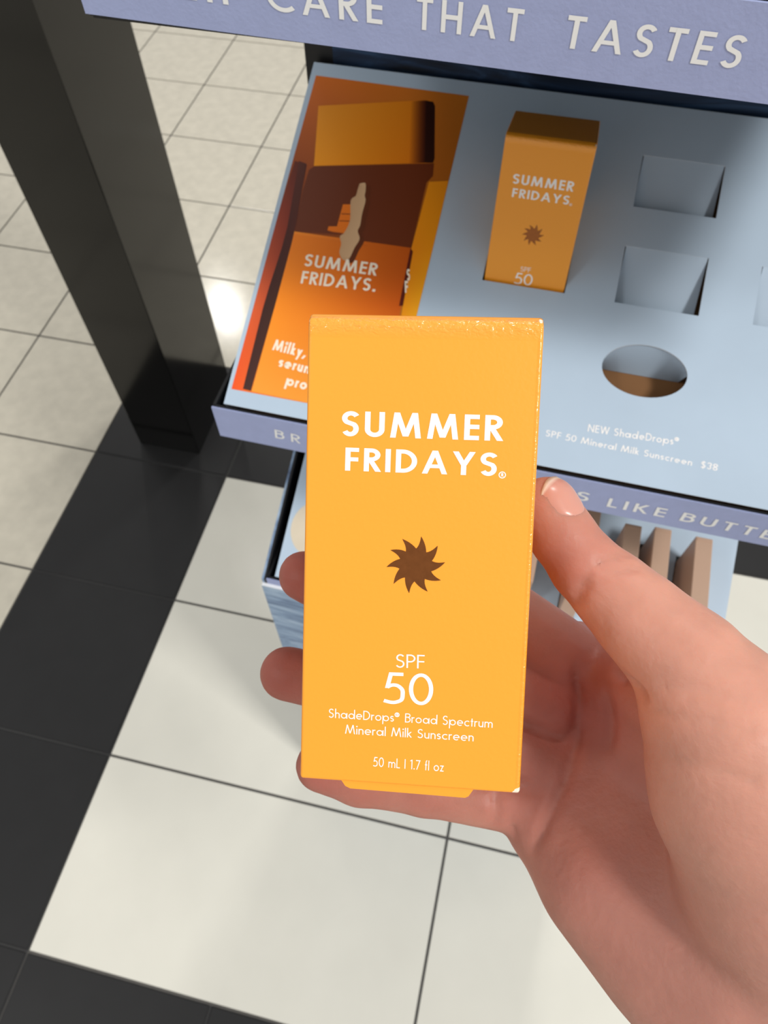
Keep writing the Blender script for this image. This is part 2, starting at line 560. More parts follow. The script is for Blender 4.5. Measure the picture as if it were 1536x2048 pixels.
# joint lines measured from the photograph (metres)
XO = [-0.884 - .2995 * i for i in range(6)][::-1] + [-0.572]      # left tiles and black strip
YL = [-.70, -.395, -.0945, .2176, .5305, .840, 1.149] + [1.149 + .2995 * i for i in range(1, 11)]
XR = [-0.572 + .3075 * i for i in range(10)]
tile_cache = {}
def tile(x0, x1, y0, y1, m):
    g = 0.0022
    sx, sy = round(x1 - x0 - 2 * g, 4), round(y1 - y0 - 2 * g, 4)
    key = (sx, sy, m)
    if key not in tile_cache:
        me = box_mesh('tile', (-sx / 2, -sy / 2, -.0024), (sx / 2, sy / 2, .0), .0008, 1)
        me.materials.append(M[m])
        tile_cache[key] = me
    o = bpy.data.objects.new('tile', tile_cache[key])
    col.objects.link(o)
    o.parent = floor
    o.location = ((x0 + x1) / 2, (y0 + y1) / 2, 0)
for j in range(len(YL) - 1):
    y0, y1 = YL[j], YL[j + 1]
    for i in range(len(XO) - 2):                                     # aisle side
        tile(XO[i], XO[i + 1], y0, y1, 'tile')
    if y1 < 1.16:
        tile(XO[-2], XO[-1], y0, y1, 'tile_black')                    # black border running away
        if abs(y0 - .840) < .01 or abs(y1 + .0945) < .01:
            for i in range(9): tile(XR[i], XR[i + 1], y0, y1, 'tile_black')
        elif y0 > -.1:
            off = 0
            for i in range(0, 8, 2): tile(XR[i], XR[i + 2], y0, y1, 'tile_smooth')
        else:
            for i in range(9): tile(XR[i], XR[i + 1], y0, y1, 'tile')
    else:
        xs = [-0.884 + .2995 * i for i in range(11)]
        for i in range(10): tile(xs[i], xs[i + 1], y0, y1, 'tile')

# ================================================================== BLACK POST
pe = link('square_post', box_mesh('square_post', (-.072, -.1065, 0), (.072, .1065, 2.6), .0012, 2), M['post'])
pe.location = (-.7236, .9925, 0)
tag(pe, 'tall glossy black square post rising from the black tiles left of the display', 'post')

# ================================================================== DISPLAY STAND
YAW = math.radians(-1.25)
DO = Vector((-.1812, .2763, 0))
MD = Matrix.Translation(DO) @ Matrix.Rotation(YAW, 4, 'Z')
MDI = MD.inverted()
CL = MDI @ CAM
def lray(px, py):
    return (MDI.to_3x3() @ ray(px, py))
SL = 0.3985 / 0.9168
TH = math.atan(SL)
ZC = 0.99475
def on_card(px, py, dz=0.0):
    d = lray(px, py)
    t = (ZC + dz + SL * CL.y - CL.z) / (d.z - SL * d.y)
    p = CL + d * t
    return (p.x, p.y / math.cos(TH))
def on_front(px, py, Y=0.0):
    d = lray(px, py)
    p = CL + d * ((Y - CL.y) / d.y)
    return (p.x, p.z)
WD = 0.404
DEP = 0.232

stand = empty('display_stand', MD)
tag(stand, 'three-tier cosmetics display stand with lavender shelf strips and sea-print panels', 'display')
# back panel with black border and dark sea print
bm = bmesh.new()
add_box(bm, (-.0005, DEP, 0), (WD + .0005, DEP + .012, 1.42))
link('back_panel', bm_mesh('back_panel', bm), M['tray'], stand)
bm = bmesh.new()
add_box(bm, (.02, DEP - .0016, .62), (WD - .004, DEP - .0002, 1.41))
link('sea_backdrop', bm_mesh('sea_backdrop', bm), M['sea_dark'], stand)
# base cabinet: front and two side walls with sea print, tops follow the slope
def slope_wall(name, x0, x1, y0, y1, ztop, m):
    bm = bmesh.new()
    add_hexa(bm, [(x0, y0, 0), (x1, y0, 0), (x1, y1, 0), (x0, y1, 0),
                  (x0, y0, ztop + SL * max(y0, 0)), (x1, y0, ztop + SL * max(y0, 0)), (x1, y1, ztop + SL * y1), (x0, y1, ztop + SL * y1)])
    return link(name, bm_mesh(name, bm), m, stand)
fr = link('base_front', box_mesh('base_front', (-.0045, -.0045, 0), (WD + .0005, -.0015, .744)), M['sea'], stand)
slope_wall('base_side', -.0045, -.0025, -.0014, DEP - .001, .752, M['sea'])
link('base_side', box_mesh('base_side', (WD - .0015, -.0014, 0), (WD + .0005, DEP - .001, .744)), M['sea'], stand)
slope_wall('base_liner', -.0024, -.0006, -.0012, DEP - .004, .7515, M['tray'])
link('base_edge', box_mesh('base_edge', (-.0045, -.0046, .744), (WD + .0005, -.0014, .7447)), M['board_edge'], stand)
# shelves
def tray(z, strip_l, strip_r, first, last, fy=0.0):
    """black tray under a sloping card; strip_l / strip_r = (bottom, top) heights of the front strip at both ends"""
    bm = bmesh.new()
    zb = z - .029
    X1 = WD - .004
    add_box(bm, (.002, .0015, zb), (X1, DEP - .003, zb + .002))
    add_box(bm, (.0, .0015, zb), (.002, DEP - .003, z - .0002))
    add_box(bm, (X1, .0015, zb), (X1 + .002, DEP - .003, z - .0002))
    add_box(bm, (.002, .0002, zb), (X1, .0015, z + .0002))
    link('shelf_tray', bm_mesh('shelf_tray', bm), M['tray'], stand)
    bm = bmesh.new()
    X = WD - .002
    add_hexa(bm, [(0, -.0012, strip_l[0]), (X, -.0012, strip_r[0]), (X, 0, strip_r[0]), (0, 0, strip_l[0]),
                  (0, -.0012, strip_l[1]), (X, -.0012, strip_r[1]), (X, 0, strip_r[1]), (0, 0, strip_l[1])])
    return link('front_strip', bm_mesh('front_strip', bm), M['strip'], stand)
ZT = 1.2495
head = tray(ZT, (1.2223, 1.2515), (1.2179, 1.2471), 0, 0)
midst = tray(ZC - .001, (.9643, .9935), (.9643, .9935), 0, 0)
lowst = tray(ZC - .241, (.7246, .7530), (.7246, .7530), 0, 0)
f3 = lambda x, z, e=0: (x, -.0014 - e, z)
def strip_word(s, p0, p1, cap, par, m, t=.145, gap=.28):
    A, B = on_front(*p0), on_front(*p1)
    text('lettering', s, A, B, cap, t, gap, m, par, f3)
strip_word('TASTES', (1127, 91), (1476, 134), .0100, head, M['grey_print'])
strip_word('THAT', (834, 54), (1042, 80), .0100, head, M['grey_print'])
strip_word('CARE', (539, 17), (767, 45), .0100, head, M['grey_print'])
strip_word('LIP', (366, -7), (490, 10), .0100, head, M['grey_print'])
strip_word('BR', (552, 872), (602, 884), .0088, midst, M['grey_print'], .13, .42)
strip_word('DS', (1102, 984), (1176, 1000), .0092, midst, M['grey_print'], .145, .34)
strip_word('LIKE', (1213, 1009), (1328, 1031), .0092, midst, M['grey_print'], .145, .28)
A, B = on_front(1358, 1037), on_front(1532, 1074)
text('lettering', 'BUTTER', A, (A[0] + (B[0] - A[0]) * 1.27, A[1] + (B[1] - A[1]) * 1.27), .0092, .145, .28, M['grey_print'], midst, f3)

# ------------------------------------------------------------------ display cards (folded boards lying in the trays)
CX0, CX1 = .0085, WD - .009
SLN = DEP / math.cos(TH) - .006
def card_root(dz, label):
    e = empty('display_card', MD @ Matrix.Translation((0, 0, ZC + dz)) @ Matrix.Rotation(TH, 4, 'X'))
    tag(e, label, 'display card')
    return e
outer = [(CX0, .0022), (CX1, .0022), (CX1, SLN), (CX0, SLN)]
def rect(x0, x1, s0, s1): return [(x0, s0), (x1, s0), (x1, s1), (x0, s1)]
cB = math.cos(TH)
slots = [(.2333, .2835, .1612 / cB, .1937 / cB), (.2333, .2835, .1022 / cB, .1368 / cB),
         (.3148, .3650, .1022 / cB, .1368 / cB), (.3148, .3650, .1612 / cB, .1937 / cB)]
bslot = (.1512, .2028, .1027 / cB, .1640 / cB)
ov_c, ov_rx, ov_ry = (.2583, .0655 / cB), .0251, .0149 / cB
oval = [(ov_c[0] + ov_rx * math.cos(a * math.pi / 24), ov_c[1] + ov_ry * math.sin(a * math.pi / 24)) for a in range(48)]
mid = card_root(0, 'pale blue slotted display card with orange poster on the middle shelf')
board = link('board', plate_with_holes('board', outer, [rect(*s) for s in slots] + [rect(*bslot), oval], .0009), [M['card'], M['board_edge']], mid)
def fold(parent):
    """turned-down left and right sides of a card"""
    for x0, x1 in ((CX0 - .0009, CX0), (CX1, CX1 + .0009)):
        link('folded_side', box_mesh('folded_side', (x0, .0022, -.020), (x1, SLN, 0)), M['card'], parent)
fold(mid)
def flap(parent, x0, x1, s0, s1, ang, sub=.0006):
    L_ = (s1 - s0) - .0006
    me = box_mesh('flap', (x0 + sub, -L_, -.0008), (x1 - sub, 0, 0))
    o = link('flap', me, M['card'], parent, Matrix.Translation((0, s1, -.0002)) @ Matrix.Rotation(math.radians(ang), 4, 'X'))
    return o
for s, a in zip(slots, (14, 19, 17, 14)):
    flap(mid, *s, a)
flap(mid, bslot[0], bslot[1], bslot[2] + .028, bslot[3], 92)
# tongue folded down behind the oval and kraft liner below
d = lray(1285, 751)
yb = (ov_c[1] + ov_ry) * cB
zb_t = (CL + d * ((yb - CL.y) / d.y)).z
hang = (ZC + SL * yb - zb_t)
pts = []
for i in range(13):
    a = math.pi * i / 12
    pts.append((ov_c[0] + ov_rx * 1.0 * math.cos(a), 0.0))
bm = bmesh.new()
n_ = 48
tv = []
for i in range(n_ + 1):
    u = -1 + 2 * i / n_
    x = ov_c[0] + u * ov_rx * 0.995
    s = ov_c[1] + ov_ry * math.sqrt(max(0, 1 - (u * .995) ** 2))
    y, z = s * cB, ZC + s * math.sin(TH)
    tv.append((x, y, z - .0012, zb_t))
rows = []
MI = (Matrix.Translation((0, 0, ZC)) @ Matrix.Rotation(TH, 4, 'X')).inverted()
for x, y, zt, zl in tv:
    rows.append([bm.verts.new(MI @ Vector(q)) for q in ((x, y + .0006, zt), (x, yb - .0006, zl), (x, yb + .0002, zl), (x, y + .0014, zt))])
for a, b in zip(rows[:-1], rows[1:]):
    for k in range(4):
        try: bm.faces.new((a[k], b[k], b[(k + 1) % 4], a[(k + 1) % 4]))
        except ValueError: pass
link('tongue', bm_mesh('tongue', bm), M['card'], mid)
link('kraft_liner', box_mesh('kraft_liner', (CX0 + .002, .004, -.0245), (CX1 - .002, SLN - .004, -.0235)), M['kraft'], mid)
# price lettering on the card
c3 = lambda x, y, e=0: (x, y, .00012 + e)
text('lettering', 'NEW ShadeDrops®', on_card(1175, 863), on_card(1357, 891), .0046, .13, .13, M['white_print'], mid, c3)
text('lettering', 'SPF 50 Mineral Milk Sunscreen  $38', on_card(1090, 872), on_card(1434, 942), .0040, .13, .13, M['white_print'], mid, c3)

# poster on the card: flat print, traced shape by shape on the card's plane
poster = link('poster', None, None, mid) if False else None
class Pic:
    def __init__(s): s.V, s.F, s.C = [], [], []
    def poly(s, px, cols, z):
        k = len(s.V)
        P = [on_card(*p) for p in px]
        if not isinstance(cols, list): cols = [cols] * len(px)
        s.V += [(x, y, z) for x, y in P]
        s.C += cols
        for t in tessellate_polygon([[Vector((x, y, 0)) for x, y in P]]):
            s.F.append(tuple(i + k for i in t))
    def strip(s, left, right, cl, cr, z, n=10):
        """band between two poly-lines with colours given at their ends, finely divided"""
        def samp(L_, u):
            u *= len(L_) - 1
            i = min(int(u), len(L_) - 2); f = u - i
            return tuple(L_[i][j] * (1 - f) + L_[i + 1][j] * f for j in range(len(L_[0])))
        k = len(s.V); mcol = 6
        for i in range(n + 1):
            u = i / n
            a, b = samp(left, u), samp(right, u)
            ca, cb = samp(cl, u), samp(cr, u)
            for j in range(mcol + 1):
                f = j / mcol
                x, y = on_card(a[0] * (1 - f) + b[0] * f, a[1] * (1 - f) + b[1] * f)
                s.V.append((x, y, z)); s.C.append(tuple(ca[q] * (1 - f) + cb[q] * f for q in range(3)))
        for i in range(n):
            for j in range(mcol):
                p = k + i * (mcol + 1) + j
                s.F.append((p, p + 1, p + mcol + 2, p + mcol + 1))
    def build(s, name, parent):
        me = pyd(name, s.V, s.F)
        ca = me.color_attributes.new('tint', 'FLOAT_COLOR', 'POINT')
        ca.data.foreach_set('color', [v for c in s.C for v in (*lin(c), 1)])
        return link(name, me, M['picture'], parent)
pc = Pic()
pc.strip([(632, 151), (556, 430), (463, 778)], [(938, 192), (868, 485), (784, 838)],
         [(215, 110, 30), (120, 50, 14), (238, 110, 20)], [(205, 120, 34), (160, 88, 16), (235, 150, 50)], .00010, 14)
poster = pc.build('poster', mid)
pp = Pic()
# pale carton lid with its dark end
pp.strip([(637, 212), (628, 332)], [(862, 200), (862, 326)], [(232, 146, 24), (250, 158, 10)], [(225, 128, 16), (222, 118, 8)], .00016, 6)
pp.strip([(822, 203), (818, 327)], [(852, 201), (850, 326)], [(222, 128, 16), (225, 122, 10)], [(64, 20, 4), (58, 16, 3)], .00018, 6)
pp.poly([(852, 201), (866, 204), (870, 212), (869, 318), (866, 326), (850, 326)], (44, 12, 2), .00018)
# dark brown hollow
pp.poly([(628, 333), (868, 327), (866, 352), (853, 366), (838, 430), (822, 498), (735, 487), (690, 470), (590, 463), (596, 430), (606, 380), (618, 340)], (106, 46, 14), .00016)
# right golden strip
pp.strip([(858, 364), (838, 440), (822, 500), (806, 612), (770, 836)], [(897, 362), (880, 436), (866, 496), (838, 612), (784, 838)],
         [(240, 150, 18), (240, 148, 10), (236, 140, 10), (240, 150, 10), (245, 165, 40)], [(240, 150, 20), (240, 152, 14), (240, 150, 10), (245, 168, 20), (245, 170, 50)], .00018, 10)
# left strip and dark gap
pp.strip([(590, 322), (556, 430), (512, 596), (463, 778)], [(614, 330), (592, 440), (545, 600), (492, 782)],
         [(100, 38, 20), (150, 56, 30), (214, 92, 46), (240, 84, 22)], [(92, 34, 16), (120, 40, 22), (190, 74, 36), (244, 100, 28)], .00015, 10)
pp.strip([(598, 322), (572, 470), (530, 600), (486, 778)], [(613, 328), (590, 462), (556, 590), (502, 782)],
         [(92, 40, 26), (70, 26, 16), (54, 22, 14), (62, 30, 24)], [(82, 36, 22), (84, 30, 14), (60, 28, 14), (70, 34, 26)], .00020, 10)
# carton front
pp.strip([(588, 463), (556, 590), (503, 783)], [(822, 496), (802, 612), (770, 836)],
         [(244, 130, 18), (250, 140, 22), (246, 158, 50)], [(190, 84, 6), (206, 90, 12), (240, 150, 46)], .00017, 12)
pp.strip([(588, 463), (587, 470)], [(735, 487), (734, 493)], [(252, 150, 40), (244, 130, 20)], [(214, 104, 20), (204, 96, 12)], .00019, 2)
pp.poly([(821, 497), (826, 503), (806, 612), (798, 612)], (90, 24, 8), .00021)
# steps beside the smear
pp.poly([(655, 461), (657, 453), (674, 453), (686, 409), (718, 409), (712, 474), (690, 470)], (232, 118, 16), .00020)
for (x0, y0, x1, y1) in ((683, 427, 712, 428), (679, 441, 710, 442), (660, 463, 690, 467)):
    pp.poly([(x0, y0), (x1, y1), (x1, y1 + 2), (x0, y0 + 2)], (140, 60, 10), .00023)
# cream smear and its shadow
sm = [(470, 1055), (515, 1050), (517, 1110), (510, 1150), (517, 1190), (490, 1290), (475, 1380), (455, 1430), (470, 1490), (430, 1560), (385, 1650), (340, 1655), (310, 1600), (325, 1530), (315, 1470), (350, 1440), (395, 1340), (400, 1190), (440, 1150), (455, 1100)]
smp = [(600 + x / 3.94, 100 + y / 3.94) for x, y in crom(sm + sm[:1], 4)[:-1]]
pp.poly([(x + 9, y + 5) for x, y in smp], (96, 42, 10), .00024)
pp.poly(smp, [(212, 174, 132) if i < 40 else (200, 160, 120) for i in range(len(smp))], .00028)
pp.build('printed_picture', poster)
p3 = lambda x, y, e=0: (x, y, .00032 + e)
M['poster_print'] = mat('cream_print', lin((250, 236, 214)), 0.5)
text('lettering', 'SUMMER', on_card(607, 532), on_card(752, 552), .0084, .165, .15, M['poster_print'], poster, p3)
text('lettering', 'FRIDAYS.', on_card(601, 567), on_card(750, 584), .0086, .165, .15, M['poster_print'], poster, p3)
a_, b_ = on_card(545, 702), on_card(608, 716)
for s, p0, k in (('Milky,', (544, 700), .0225), ('serum', (556, 733), .0232), ('pro', (570, 770), .0140)):
    a_ = on_card(*p0)
    text('lettering', s, a_, (a_[0] + k, a_[1] - k * .055), .0074, .19, .13, M['poster_print'], poster, p3)
for q, (yy, s) in enumerate(((556, 'S'), (580, 'F'))):
    a_ = on_card(814 - q * 4, yy + 6)
    text('lettering', s, a_, (a_[0] + .0020, a_[1] + .0005), .008, .2, .1, M['poster_print'], poster, p3)

# ------------------------------------------------------------------ low card with slim cartons
low = card_root(-.24, 'pale blue display card holding slim tan cartons on the lowest tier')
sticks = [(.349, .3623, .0797, .8403), (.3177, .3312, .0834, .8365), (.2915, .3045, .0720, .8500), (.2590, .2725, .0930, .8480),
          (.2170, .2305, .0560, .8250)]
gapc = .0009
sh = []
for x0, x1, yt, zt in sticks:
    zc_ = ZC - .24
    sh.append(rect(x0 - gapc, x1 + gapc, .0165 / cB, (yt + .0078) / cB))
link('board', plate_with_holes('board', outer, sh, .0009), [M['card'], M['board_edge']], low)
fold(low)
blob = [(.0345 + .0235 * math.cos(a * math.pi / 16), .052 + .026 * math.sin(a * math.pi / 16)) for a in range(32)]
link('printed_swatch', pyd('printed_swatch', [(x, y, .0001) for x, y in blob], [tuple(range(32))]), M['beige_print'], low)
blob = [(.2405 + .0085 * math.cos(a * math.pi / 10), .0085 + .006 * math.sin(a * math.pi / 10)) for a in range(20)]
link('printed_swatch', pyd('printed_swatch', [(x, y, .0001) for x, y in blob], [tuple(range(20))]), M['tan'], low)
lab = ['slim tan carton standing on edge nearest the right end of the lowest tier',
       'slim tan carton standing on edge, second from the right end of the lowest tier',
       'slim tan carton standing on edge, third from the right end of the lowest tier',
       'slim tan carton mostly hidden behind the thumb, just right of its nail',
       'slim tan carton glimpsed in the gap between thumb and held orange box']
for (x0, x1, yt, zt), lb in zip(sticks, lab):
    bm = bmesh.new()
    # leaning slab: back edge at (yt, zt), front lower; side goes down through the slot to the tray floor
    y0 = .0200
    zf = zt - .0075
    bot = ZC - .24 - .0250
    e = empty('slim_carton', MD @ Matrix.Translation(((x0 + x1) / 2, (y0 + yt) / 2, bot + SL * (y0 + yt) / 2)))
    tag(e, lb, 'carton', 'slim tan cartons on the lowest tier')
    hx = (x1 - x0) / 2
    ya, yb_ = y0 - (y0 + yt) / 2, yt - (y0 + yt) / 2
    zo = -(bot + SL * (y0 + yt) / 2)
    lk = .006
    P = [(-hx, ya, bot + SL * y0 + zo), (hx, ya, bot + SL * y0 + zo), (hx, yb_ + lk, bot + SL * (yt + lk) + zo), (-hx, yb_ + lk, bot + SL * (yt + lk) + zo),
         (-hx, ya, zf + zo), (hx, ya, zf + zo), (hx, yb_, zt + zo), (-hx, yb_, zt + zo)]
    add_hexa(bm, P)
    link('carton_body', bm_mesh('carton_body', bm, .0006, 2), M['tan'], e)
    # lighter end flap with its fold line on the rear end of the top
    zz = lambda y: zf + (zt - zf) * (y - y0) / (yt - y0)
    yq = yt - .0035
    bm = bmesh.new()
    add_hexa(bm, [(-hx * .82, yq - (y0 + yt) / 2, zz(yq) + zo), (hx * .82, yq - (y0 + yt) / 2, zz(yq) + zo), (hx * .82, yb_ - .0012, zz(yt - .0012) + zo), (-hx * .82, yb_ - .0012, zz(yt - .0012) + zo),
                  (-hx * .82, yq - (y0 + yt) / 2, zz(yq) + zo + .0003), (hx * .82, yq - (y0 + yt) / 2, zz(yq) + zo + .0003), (hx * .82, yb_ - .0012, zz(yt - .0012) + zo + .0003), (-hx * .82, yb_ - .0012, zz(yt - .0012) + zo + .0003)])
    link('end_flap', bm_mesh('end_flap', bm), M['tan'], e)
# top tier card
topc = card_root(ZT - ZC + .0012, 'pale blue display card lying on the top shelf above the lettered strip')
link('board', plate_with_holes('board', outer, [], .0009), [M['card'], M['board_edge']], topc)
fold(topc)

# ================================================================== ORANGE CARTONS
BW, BH, BD = .05, .1048, .045
# held box pose: front face top-left corner and axes in camera space (solved from its four corners)
t_ = Vector((-.32366, .85739, -3.20035)) * BW
wv = Vector((.99565, -.03932, .08444)).normalized()
dv = Vector((-.0341, -.99339, -.10959))
dv = (dv - wv * dv.dot(wv)).normalized()
upv = -dv
bk = upv.cross(wv)                    # away from the viewer
if bk.z > 0: bk = -bk
org_c = t_ + wv * (BW / 2) + dv * BH  # bottom centre of the front face, camera space
def frame(o, x, y, z):
    m = Matrix.Identity(4)
    for i, v in enumerate((x, y, z, o)):
        for j in range(3): m[j][i] = v[j]
    return m
BOXC = frame(org_c, wv, bk, upv)
CAMM = Matrix.Translation(CAM) @ RC.to_4x4()
HELD = CAMM @ BOXC
HI = HELD.inverted()
def on_box(px, py):
    c = HI @ CAM
    d = HI.to_3x3() @ ray(px, py)
    p = c + d * (-c.y / d.y)
    return (p.x, p.z)
b3 = lambda x, z, e=0: (x, -.00004 - e, z)
def make_carton(mw, label):
    e = empty('sunscreen_carton', mw)
    tag(e, label, 'box', 'orange sunscreen cartons')
    bm = bmesh.new()
    add_box(bm, (-BW / 2, 0, 0), (BW / 2, BD, BH))
    ft = [q for q in bm.edges if all(abs(v.co.z - BH) < 1e-6 and abs(v.co.y) < 1e-6 for v in q.verts)]
    bmesh.ops.bevel(bm, geom=ft, offset=.0030, segments=7, affect='EDGES', profile=0.5)
    bmesh.ops.recalc_face_normals(bm, faces=bm.faces[:])
    sh_ = [q for q in bm.edges if len(q.link_faces) == 2 and q.calc_face_angle(0) > 1.0]
    bmesh.ops.bevel(bm, geom=sh_, offset=.0007, segments=2, affect='EDGES', profile=0.5)
    cb = link('carton_body', bm_mesh('carton_body', bm, 0, 1, True), M['orange'], e)
    wn = cb.modifiers.new('normals', 'WEIGHTED_NORMAL'); wn.weight = 100; wn.keep_sharp = False
    # closing tab that sticks out below the front
    def tb(x, z): return (x, z)
    pxs = [(681, 1563), (690, 1573), (700, 1578), (760, 1583), (930, 1597), (937, 1594), (948, 1583)]
    lo = [on_box(*p) for p in pxs]
    prof = [(lo[0][0], .0004)] + lo[1:-1] + [(lo[-1][0], .0004)]
    V = [(x, .0003, min(z, .0004)) for x, z in prof] + [(x, .0008, min(z, .0004)) for x, z in prof]
    n = len(prof)
    Fc = [tuple(range(n))[::-1], tuple(range(n, 2 * n))] + [(i, (i + 1) % n, n + (i + 1) % n, n + i) for i in range(n)]
    link('tuck_tab', pyd('tuck_tab', V, Fc), M['orange'], e)
    def ln(s, p0, p1, top, t, gap, m=M['white_print']):
        A, B = on_box(*p0), on_box(*p1)
        tp = on_box(*top)
        ax = Vector((B[0] - A[0], B[1] - A[1])).normalized()
        cap = (Vector(tp) - Vector(A)).dot(Vector((-ax.y, ax.x)))
        text('lettering', s, A, B, cap, t, gap, m, e, b3)
    ln('SUMMER', (683, 872), (1004, 882), (690, 822), .172, .17)
    ln('FRIDAYS', (690, 941), (994, 952.5), (691, 895), .172, .17)
    ln('®', (997, 973), (1013, 973.6), (997, 943), .06, .1)
    ln('SPF', (791, 1335), (849, 1337), (792, 1308), .095, .1)
    ln('50', (766, 1407), (866, 1411), (768, 1344), .105, .10)
    ln('ShadeDrops® Broad Spectrum', (657, 1435), (985, 1455.5), (658, 1417), .10, .115)
    ln('Mineral Milk Sunscreen', (690, 1467), (947, 1482.5), (691, 1449), .10, .115)
    ln('50 mL | 1.7 fl oz', (746, 1532.5), (887, 1543), (747, 1513.5), .10, .13)
    # sun emblem, ten swirling rays of foil
    cx, cz = on_box(831.5, 1130)
    ex, ez = on_box(890.5, 1131)
    R_ = math.hypot(ex - cx, ez - cz)
    angs = [8.7, 46, 82, 119, 154, 191, 227, 263.5, 298.5, 331]
    def pol(a, r): return (cx + R_ * r * math.sin(math.radians(a)), cz + R_ * r * math.cos(math.radians(a)))
    out = []
    for i, a in enumerate(angs):
        b = angs[(i + 1) % 10] + (360 if i == 9 else 0)
        v0, tip, v1 = pol(a - 9, .565), pol(a, 1.0), pol(b - 9, .565)
        c0, c1 = pol(a + 1.5, .70), pol(a + 15, .80)
        for k in range(5):
            t = k / 5
            out.append(tuple((1 - t) ** 2 * v0[j] + 2 * t * (1 - t) * c0[j] + t * t * tip[j] for j in (0, 1)))
        for k in range(6):
            t = k / 6
            out.append(tuple((1 - t) ** 2 * tip[j] + 2 * t * (1 - t) * c1[j] + t * t * v1[j] for j in (0, 1)))
    V = [(cx, -.00008, cz)] + [(x, -.00008, z) for x, z in out]
    n = len(out)
    link('sun_emblem', pyd('sun_emblem', V, [(0, i + 1, (i + 1) % n + 1) for i in range(n)]), M['foil'], e)['label'] = 'copper foil sun with ten swirling rays'
    return e
held = make_carton(HELD, 'large orange sunscreen box with white lettering held up in the hand')
# second box leaning back in its slot
upb = Vector((0, .2594, .9658)).normalized()
xb = Vector((1, -.0218, 0)); xb = (xb - upb * xb.dot(upb)).normalized()
dpb = upb.cross(xb)
tl = CAM + BW * Vector((-.5345, 8.0014, -4.771))
SHELF = frame(tl + xb * BW / 2 - upb * BH, xb, dpb, upb)
make_carton(SHELF, 'orange sunscreen box standing in a slot of the pale blue card')
# ledge under the second box
lg = link('support_ledge', box_mesh('support_ledge', (-.028, -.001, -.0016), (.028, BD + .001, -.0003)), M['kraft'], mid)
lg.matrix_world = SHELF

# ================================================================== HAND
def P3(px, py, d):
    return np.array([(px - 768) / FPX * d, -(py - 1024) / FPX * d, -d])
nb = np.array(bk)                         # camera space, away
ob = np.array(org_c)
def back_depth(px, py):
    """depth of the carton's rear face along a pixel ray"""
    r = P3(px, py, 1.0)
    q = ob + nb * BD
    return float(np.dot(q, nb) / np.dot(r, nb))
def onback(px, py, r, extra=0.0):
    return P3(px, py, back_depth(px, py) + r * 1.02 + extra), r
mmr = .001
prims_palm = [
    # metacarpals (palm body): a, b, ra, rb
    (P3(1150, 1318, .228), P3(1520, 1760, .205), .0105, .019),
    (P3(1120, 1405, .230), P3(1500, 1830, .206), .0115, .020),
    (P3(1092, 1515, .230), P3(1450, 1900, .205), .0115, .020),
    (P3(1062, 1612, .227), P3(1400, 1945, .203), .0098, .0185),
    # heel of the hand, little-finger side
    (P3(1105, 1662, .220), P3(1420, 1985, .196), .0095, .0200),
    (P3(1150, 1570, .222), P3(1440, 1880, .197), .011, .020),
    (P3(1190, 1780, .208), P3(1305, 1905, .200), .0122, .0126),
    # wrist and forearm
    (P3(1500, 1930, .196), P3(1780, 2330, .182), .0225, .0265),
    (P3(1640, 1850, .196), P3(1900, 2250, .182), .0225, .0265),
    (P3(1780, 2330, .182), P3(2250, 3050, .165), .0265, .033),
    (P3(2250, 3050, .165), P3(3250, 4500, .15), .033, .038),
    (P3(2380, 2960, .165), P3(3380, 4400, .15), .033, .038),
    (P3(1900, 2250, .182), P3(2380, 2960, .165), .0265, .033),
    # web between thumb and index finger
    (P3(1170, 1330, .224), P3(1385, 1400, .192), .0085, .0120),
    (P3(1235, 1420, .224), P3(1450, 1500, .195), .0100, .0150),
]
thumb = [(1094, 1014, .1855, .0077), (1124, 1070, .1850, .0081), (1172, 1134, .1840, .0087), (1222, 1180, .1830, .0098), (1290, 1246, .1800, .0101), (1376, 1328, .1755, .0121),
         (1452, 1450, .1740, .0180), (1500, 1580, .1755, .0218), (1570, 1760, .1800, .0235), (1660, 1930, .185, .0235)]
fingers = {
    'index': [(735, 985, .0072), (800, 1040, .0078), (915, 1150, .0086), (1135, 1310, .0100)],
    'middle': [(608, 1152, .0075), (690, 1192, .0080), (850, 1275, .0090), (1110, 1400, .0102)],
    'ring': [(574, 1347, .0081), (675, 1370, .0082), (840, 1420, .0090), (1085, 1505, .0100)],
    'little': [(643, 1531, .0078), (720, 1556, .0080), (850, 1574, .0083), (1045, 1606, .0092)],
}
RES = .00115
allp = [p for q in prims_palm for p in (q[0], q[1])]
lo = np.array([-.045, -.40, -.260]); hi = np.array([.315, .030, -.105])
nx, ny, nz = [int(math.ceil((hi[i] - lo[i]) / RES)) for i in range(3)]
gx, gy, gz = [lo[i] + RES * np.arange(n, dtype=np.float32) for i, n in enumerate((nx, ny, nz))]
BIG = 0.05
FLD = np.full((nx, ny, nz), BIG, np.float32)
def window(pmin, pmax, mrg):
    sl = []
    for i, g in enumerate((gx, gy, gz)):
        a = int(max(0, math.floor((pmin[i] - mrg - lo[i]) / RES))); b = int(min(len(g), math.ceil((pmax[i] + mrg - lo[i]) / RES) + 1))
        sl.append(slice(a, max(a, b)))
    return tuple(sl)
